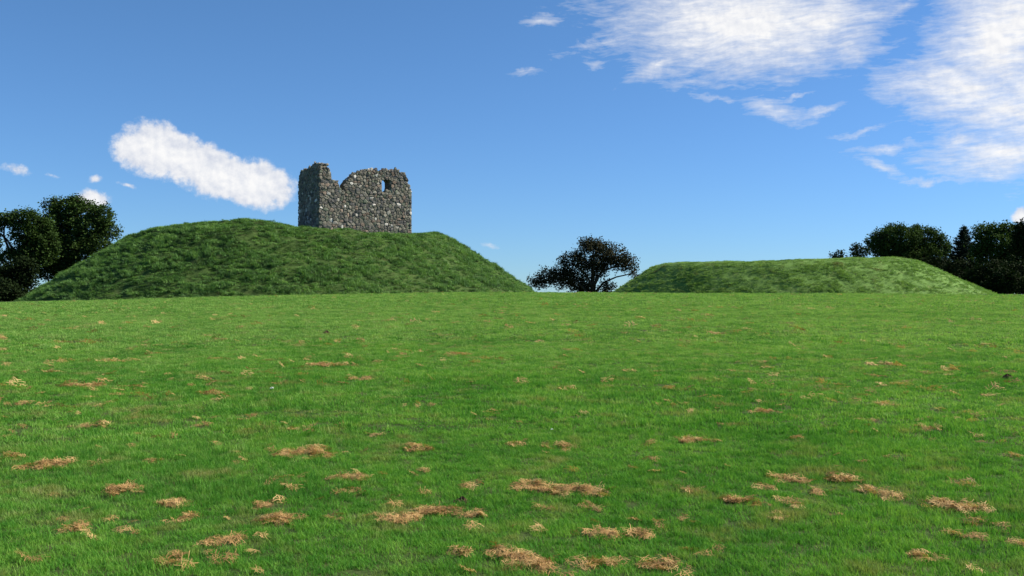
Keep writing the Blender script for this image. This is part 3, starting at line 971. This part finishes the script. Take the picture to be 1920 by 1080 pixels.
def limb(T, a, b, r0, r1, r, bend=.12, n=5, sides=6):
    a, b = Vector(a), Vector(b); L = (b - a).length
    side = Vector((r.normal(), r.normal(), r.normal() * .6)) * bend * L
    pts = [a.lerp(b, t) + side * math.sin(t * math.pi) + Vector((0, 0, 1)) * (.10 * L * math.sin(t * math.pi)) for t in np.linspace(0, 1, n)]
    T.add(pts, [r0 + (r1 - r0) * t for t in np.linspace(0, 1, n)], sides)
    return pts

def leaves(centres, r, per, spread, size, aspect=.55):
    """diamond leaf faces round each twig end -> V, Q"""
    n = len(centres) * per
    c = np.repeat(centres, per, 0) + r.normal(0, 1, (n, 3)) * spread
    ax = r.normal(0, 1, (n, 3)); ax[:, 2] *= .6; ax /= np.linalg.norm(ax, axis=1)[:, None]
    up = r.normal(0, 1, (n, 3)); up[:, 2] += .8
    bx = np.cross(ax, up); bx /= np.linalg.norm(bx, axis=1)[:, None] + 1e-9
    nn = np.cross(ax, bx)
    s = size * r.uniform(.6, 1.3, (n, 1))
    V = np.stack([c - ax * s, c + bx * s * aspect + nn * s * .15, c + ax * s, c - bx * s * aspect + nn * s * .15], 1).reshape(-1, 3)
    Q = np.arange(n * 4).reshape(-1, 4)
    return V, Q

def lobe_twigs(C, R, r, dens, rough=.45, inner=.45):
    area = 4 * math.pi * ((R[0] * R[1]) ** 1.6 / 3 + (R[0] * R[2]) ** 1.6 / 3 + (R[1] * R[2]) ** 1.6 / 3) ** (1 / 1.6)
    n = max(8, int(area * dens))
    d = r.normal(0, 1, (n, 3)); d /= np.linalg.norm(d, axis=1)[:, None]
    s = r.uniform(0, 60)
    lump = 1 - rough + 2 * rough * fbm(d[:, 0] * 2.1 + s, d[:, 1] * 2.1, d[:, 2] * 2.1, 3)
    gap = fbm(d[:, 0] * 3.3 + s, d[:, 1] * 3.3 + 5, d[:, 2] * 3.3, 2)
    rho = r.uniform(inner, 1.0, n) ** .6 * lump
    P = np.array(C) + d * np.array(R) * rho[:, None]
    return P[gap > .36]

def tree(name, label, cat, trunk_px, Y, lobes, mat, seed, dens=3.2, per=22, spread=.28, leaf=.17, trunk_r=.35, group=None, rough=.45, shrub=False, fork=.35, twig=True):
    """lobes: (px, py, rx px, rz px[, depth offset m]) seen in the photograph at distance Y"""
    r = np.random.default_rng(seed)
    k = Y / FPX
    bx = (trunk_px - 960) * k
    bz = float(field_z(bx, Y))
    for MD, rel in ((MOTTE, motte_relief), (BAILEY, bailey_relief)):
        rr = math.hypot(bx - MD.cx, Y - MD.cy); aa = math.atan2(Y - MD.cy, bx - MD.cx)
        if rr < float(MD.tab(aa, MD.rb)) + 3: bz = max(bz, float(mound_surface(MD, rel, rr, aa)[2]))
    base = Vector((bx, Y, bz - .15))
    root = empty(name, base)
    tag(root, label, cat, group)
    B = np.array(base)
    TT, BT = Tubes(), Tubes()
    L = []
    for lb in lobes:
        px, py, rx, rz = lb[:4]
        dy = lb[4] if len(lb) > 4 else r.uniform(-.35, .35) * rx * k
        c = at(px, py, Y + dy)
        L.append((np.array(c), np.array([rx * k, max(.8 * rx * k, .6 * (rx + rz) / 2 * k), rz * k])))
    zs = [c[2] for c, _ in L]
    ztop = max(zs); zlow = min(zs)
    top = Vector((bx + r.normal(0, .3), Y, max(bz + .6, bz + (ztop - bz) * (.78 if not shrub else .5))))
    n = 8
    tp = [base.lerp(top, t) + Vector((r.normal(0, .05), r.normal(0, .05), 0)) * (top.z - bz) * .35 * math.sin(t * 3.1) for t in np.linspace(0, 1, n)]
    TT.add([p - base for p in tp], [trunk_r * (1.35 if i == 0 else 1) * (1 - .72 * i / (n - 1)) for i in range(n)], 9)
    allV, allQ, off = [], [], 0
    for c, R in L:
        t = min(.95, max(fork, (c[2] - R[2] * .6 - bz) / max(.5, top.z - bz) * .75))
        a = tp[int(t * (n - 1))]
        e = Vector(c) - Vector((0, 0, R[2] * .2))
        limb(BT, a - base, e - base, trunk_r * .42, trunk_r * .14, r, .10)
        P = lobe_twigs(c, R, r, dens, rough)
        if twig:
            for q in P[r.choice(len(P), min(len(P), 26), replace=False)]:
                limb(BT, e - base, Vector(q) - base, trunk_r * .13, .015, r, .10, 4, 4)
        V, Q = leaves(P, r, per, spread, leaf)
        allV.append(V - B); allQ.append(Q + off); off += len(V)
    TT.build('trunk', M['bark'], root)
    BT.build('branches', M['bark'], root)
    cr = quads_mesh('crown', np.concatenate(allV), np.concatenate(allQ), mat, smooth=False)
    cr.parent = root
    return root

tree('broadleaf_tree', 'tall dark broadleaf tree rising beside the left flank of the tower mound', 'tree', 128, 130,
     [(138, 399, 46, 26), (186, 405, 26, 24), (199, 434, 24, 19), (95, 388, 16, 14), (114, 426, 42, 26), (163, 428, 34, 22), (143, 462, 44, 26),
      (176, 456, 30, 22), (105, 482, 42, 28), (140, 500, 40, 26), (108, 378, 9, 7), (148, 379, 22, 8), (80, 450, 34, 34), (90, 505, 30, 24), (125, 520, 30, 22)], M['leaf'], 31, trunk_r=.5, group='background trees')
tree('broadleaf_tree', 'dark spreading broadleaf tree with sky gaps, left of the tallest tree', 'tree', 36, 124,
     [(47, 414, 32, 19), (16, 412, 20, 13), (54, 440, 34, 22), (-14, 425, 22, 20), (64, 472, 38, 26), (80, 425, 22, 22), (88, 455, 24, 26), (28, 490, 34, 24), (-30, 470, 34, 40), (-60, 430, 40, 36)],
     M['leaf'], 32, trunk_r=.45, group='background trees')
tree('bush', 'dark bush at the foot of the left trees beside the mound', 'bush', 40, 118, [(41, 506, 32, 26), (18, 526, 42, 26), (52, 536, 16, 18), (-25, 520, 40, 34)], M['leaf_dark'], 33, shrub=True, trunk_r=.15, dens=3.2)
tree('bush', 'low dark bush on the field edge beneath the left trees', 'bush', 8, 106, [(6, 550, 40, 20), (-30, 540, 40, 28), (30, 554, 20, 14)], M['leaf_dark'], 34, shrub=True, trunk_r=.12, dens=3.2)
tree('thorn_tree', 'dark windswept thorn tree standing in the gap between the two mounds', 'tree', 1119, 138,
     [(1116, 476, 38, 25), (1108, 458, 22, 13), (1150, 482, 28, 18), (1172, 496, 22, 14), (1186, 511, 9, 9), (1075, 493, 32, 20), (1040, 518, 36, 17), (1072, 526, 34, 17),
      (1010, 529, 17, 10), (1120, 505, 26, 20), (1100, 541, 18, 12), (1136, 541, 16, 10)], M['leaf_thorn'], 35, trunk_r=.48, dens=3.6, per=18, rough=.55, leaf=.15, spread=.30, fork=.3)
tree('round_tree', 'broad rounded green tree behind the low mound', 'tree', 1690, 152,
     [(1689, 446, 48, 22), (1650, 453, 26, 20), (1737, 447, 30, 20), (1760, 463, 22, 17), (1684, 468, 58, 18), (1737, 482, 42, 18), (1776, 468, 11, 10), (1675, 429, 12, 8), (1720, 429, 11, 8), (1700, 492, 50, 20)],
     M['leaf'], 36, trunk_r=.45, group='background trees')
tree('bush', 'small bush on the skyline left of the rounded tree', 'bush', 1607, 146, [(1605, 468, 9, 12), (1618, 474, 7, 9), (1608, 485, 12, 8)], M['leaf_dark'], 37, shrub=True, trunk_r=.10)
tree('bush', 'tiny sparse bush poking over the low mound crest', 'bush', 1568, 144, [(1565, 481, 9, 5), (1578, 480, 5, 8), (1572, 489, 10, 6)], M['leaf_dark'], 38, shrub=True, trunk_r=.06)
tree('broadleaf_tree', 'tall leafy tree behind and right of the dark conifer', 'tree', 1872, 136,
     [(1840, 436, 19, 14), (1868, 433, 20, 14), (1890, 429, 16, 12), (1877, 457, 38, 24), (1840, 464, 22, 22), (1860, 492, 36, 24), (1905, 470, 30, 26), (1900, 500, 40, 30)],
     M['leaf'], 39, trunk_r=.45, group='background trees')
tree('dark_tree', 'very dark dense evergreen tree at the field corner beyond the leafy tree', 'tree', 1932, 122,
     [(1912, 434, 13, 16), (1930, 440, 24, 26), (1922, 470, 28, 32), (1950, 455, 36, 40), (1925, 510, 40, 36), (1970, 500, 50, 50)], M['leaf_dark'], 40, trunk_r=.4, dens=3.4)
for i, (px, Y, lob, lab) in enumerate([
    (1752, 143, [(1752, 497, 28, 14), (1735, 503, 22, 12), (1772, 508, 22, 14)], 'dark undergrowth bush between the rounded tree and the low mound'),
    (1796, 138, [(1796, 506, 28, 17), (1818, 520, 26, 20)], 'dark bush beneath the conifer'),
    (1842, 128, [(1840, 520, 32, 22), (1850, 538, 34, 16), (1868, 510, 26, 22)], 'dark bush spreading beneath the leafy tree'),
    (1890, 112, [(1888, 528, 34, 26), (1912, 520, 30, 32), (1875, 543, 28, 14), (1935, 530, 40, 34)], 'wide black-green bush on the field edge beneath the evergreen')]):
    tree('bush', lab, 'bush', px, Y, lob, M['leaf_dark'], 50 + i, shrub=True, trunk_r=.12, dens=3.2, group=None)

def conifer(name, label, px_, Y, top_py, half_px, seed):
    r = np.random.default_rng(seed)
    k = Y / FPX
    x = (px_ - 960) * k; bz = float(field_z(x, Y))
    base = Vector((x, Y, bz - .15))
    root = empty(name, base); tag(root, label, 'tree', 'background trees')
    ztop = at(px_, top_py, Y).z
    H = ztop - base.z
    T, B = Tubes(), Tubes()
    T.add([(0, 0, H * t) for t in np.linspace(0, 1, 8)], [.28 * (1 - t) + .015 for t in np.linspace(0, 1, 8)], 8)
    C = []
    half = half_px * k
    z = 0.10 * H
    while z < H * .985:
        f = 1 - z / H
        nb = int(6 + 5 * f)
        R0 = half * (f / .42) ** .85 if f < .42 else half * (1 + .35 * (f - .42))
        a0 = r.uniform(0, 6.28)
        for b in range(nb):
            a = a0 + 2 * math.pi * b / nb + r.normal(0, .15)
            R = R0 * r.uniform(.7, 1.15) + .12
            d = Vector((math.cos(a), math.sin(a), 0))
            pts = [Vector((0, 0, z)) + d * R * t + Vector((0, 0, 1)) * (-.28 * R * math.sin(t * 1.9) + .16 * R * t * t) for t in np.linspace(0, 1, 5)]
            B.add(pts, [.045 * (1 - t) + .008 for t in np.linspace(0, 1, 5)], 4)
            m = max(3, int(R * 9))
            for q in range(m):
                t = r.uniform(.12, 1.0); i = min(3, int(t * 4)); p = pts[i].lerp(pts[i + 1], t * 4 - i)
                sd = Vector((-d.y, d.x, 0)) * r.normal(0, .16 * R * (1.15 - t))
                C.append(np.array(p + sd + Vector((0, 0, -abs(r.normal(0, .08))))))
        z += .34 + .22 * f
    T.build('trunk', M['bark'], root); B.build('branches', M['bark'], root)
    V, Q = leaves(np.array(C), r, 12, .11, .16, .28)
    cr = quads_mesh('crown', V, Q, M['needle'], smooth=False); cr.parent = root
conifer('conifer_tree', 'dark spruce-like conifer with a pointed top beside the leafy tree', 1808, 145, 420, 46, 61)

# ------------------------------------------------------------------ small things on the grass
def molehill(px, py, w_m, h_m, label, seed):
    x, y = ground_hit(px, py)
    r = np.random.default_rng(seed)
    bm = bmesh.new()
    V, F = [(0, 0, h_m)], []
    rings, sd = 7, 22
    for i in range(1, rings + 1):
        t = i / rings
        for k in range(sd):
            a = 2 * math.pi * k / sd
            rad = w_m * t * (.8 + .4 * float(fbm(math.cos(a) * 1.5 + seed, math.sin(a) * 1.5, 0, 2)))
            V.append((rad * math.cos(a), rad * .8 * math.sin(a), h_m * (1 - t) ** .8 * r.uniform(.6, 1.25) - .012 * t))
    for k in range(sd): F.append((0, 1 + k, 1 + (k + 1) % sd))
    for i in range(rings - 1):
        for k in range(sd):
            a, b = 1 + i * sd + k, 1 + i * sd + (k + 1) % sd
            F.append((a, a + sd, b + sd, b))
    bm.free()
    o = mesh_obj('earth_clod', V, F, M['earth'])
    o.location = (x, y, float(field_z(x, y)) - .005)
    tag(o, label, 'molehill')
molehill(612, 626, .16, .10, 'small dark molehill below the tower mound, far up the field', 5)
molehill(1890, 711, .15, .09, 'brown crumbly molehill below the conifer and the dark trees', 6)
molehill(866, 942, .09, .05, 'dark divot of bare earth beside a large tan thatch patch', 7)

m, nt, out = new_mat('white_scrap')
p = principled(nt, (0.78, 0.80, 0.76), 0.7, 0.2)
nt.links.new(p.outputs[0], out.inputs['Surface']); M['white'] = m
def scrap(px, py, size, label, seed):
    x, y = ground_hit(px, py)
    r = np.random.default_rng(seed)
    n = 6
    V, F = [], []
    for layer in (0, 1):
        for i in range(n):
            for j in range(n):
                u, v = i / (n - 1) - .5, j / (n - 1) - .5
                V.append((size * u * r.uniform(.85, 1.1), size * .7 * v * r.uniform(.85, 1.1), size * (.35 - .5 * u * u + .25 * math.sin(u * 9) * math.cos(v * 7)) - layer * .0015))
    rngs = np.random.default_rng(seed)
    for i in range(n - 1):
        for j in range(n - 1):
            a = i * n + j; F.append((a, a + n, a + n + 1, a + 1)); b = a + n * n; F.append((b, b + 1, b + n + 1, b + n))
    for i in range(n - 1):
        for (a, b) in ((i, i + 1), ((n - 1) * n + i + 1, (n - 1) * n + i), ((i + 1) * n, i * n), (i * n + n - 1, (i + 1) * n + n - 1)):
            F.append((a, b, b + n * n, a + n * n))
    o = mesh_obj('paper_scrap', V, F, M['white'])
    o.location = (x, y, float(field_z(x, y)) + .035)
    o.rotation_euler = (.25, -.2, -.5)
    tag(o, label, 'litter')
scrap(510, 734, .055, 'small white crumpled scrap on the grass below the tower mound', 3)
scrap(1035, 812, .024, 'tiny white scrap on the grass in front of the gap between mounds', 4)
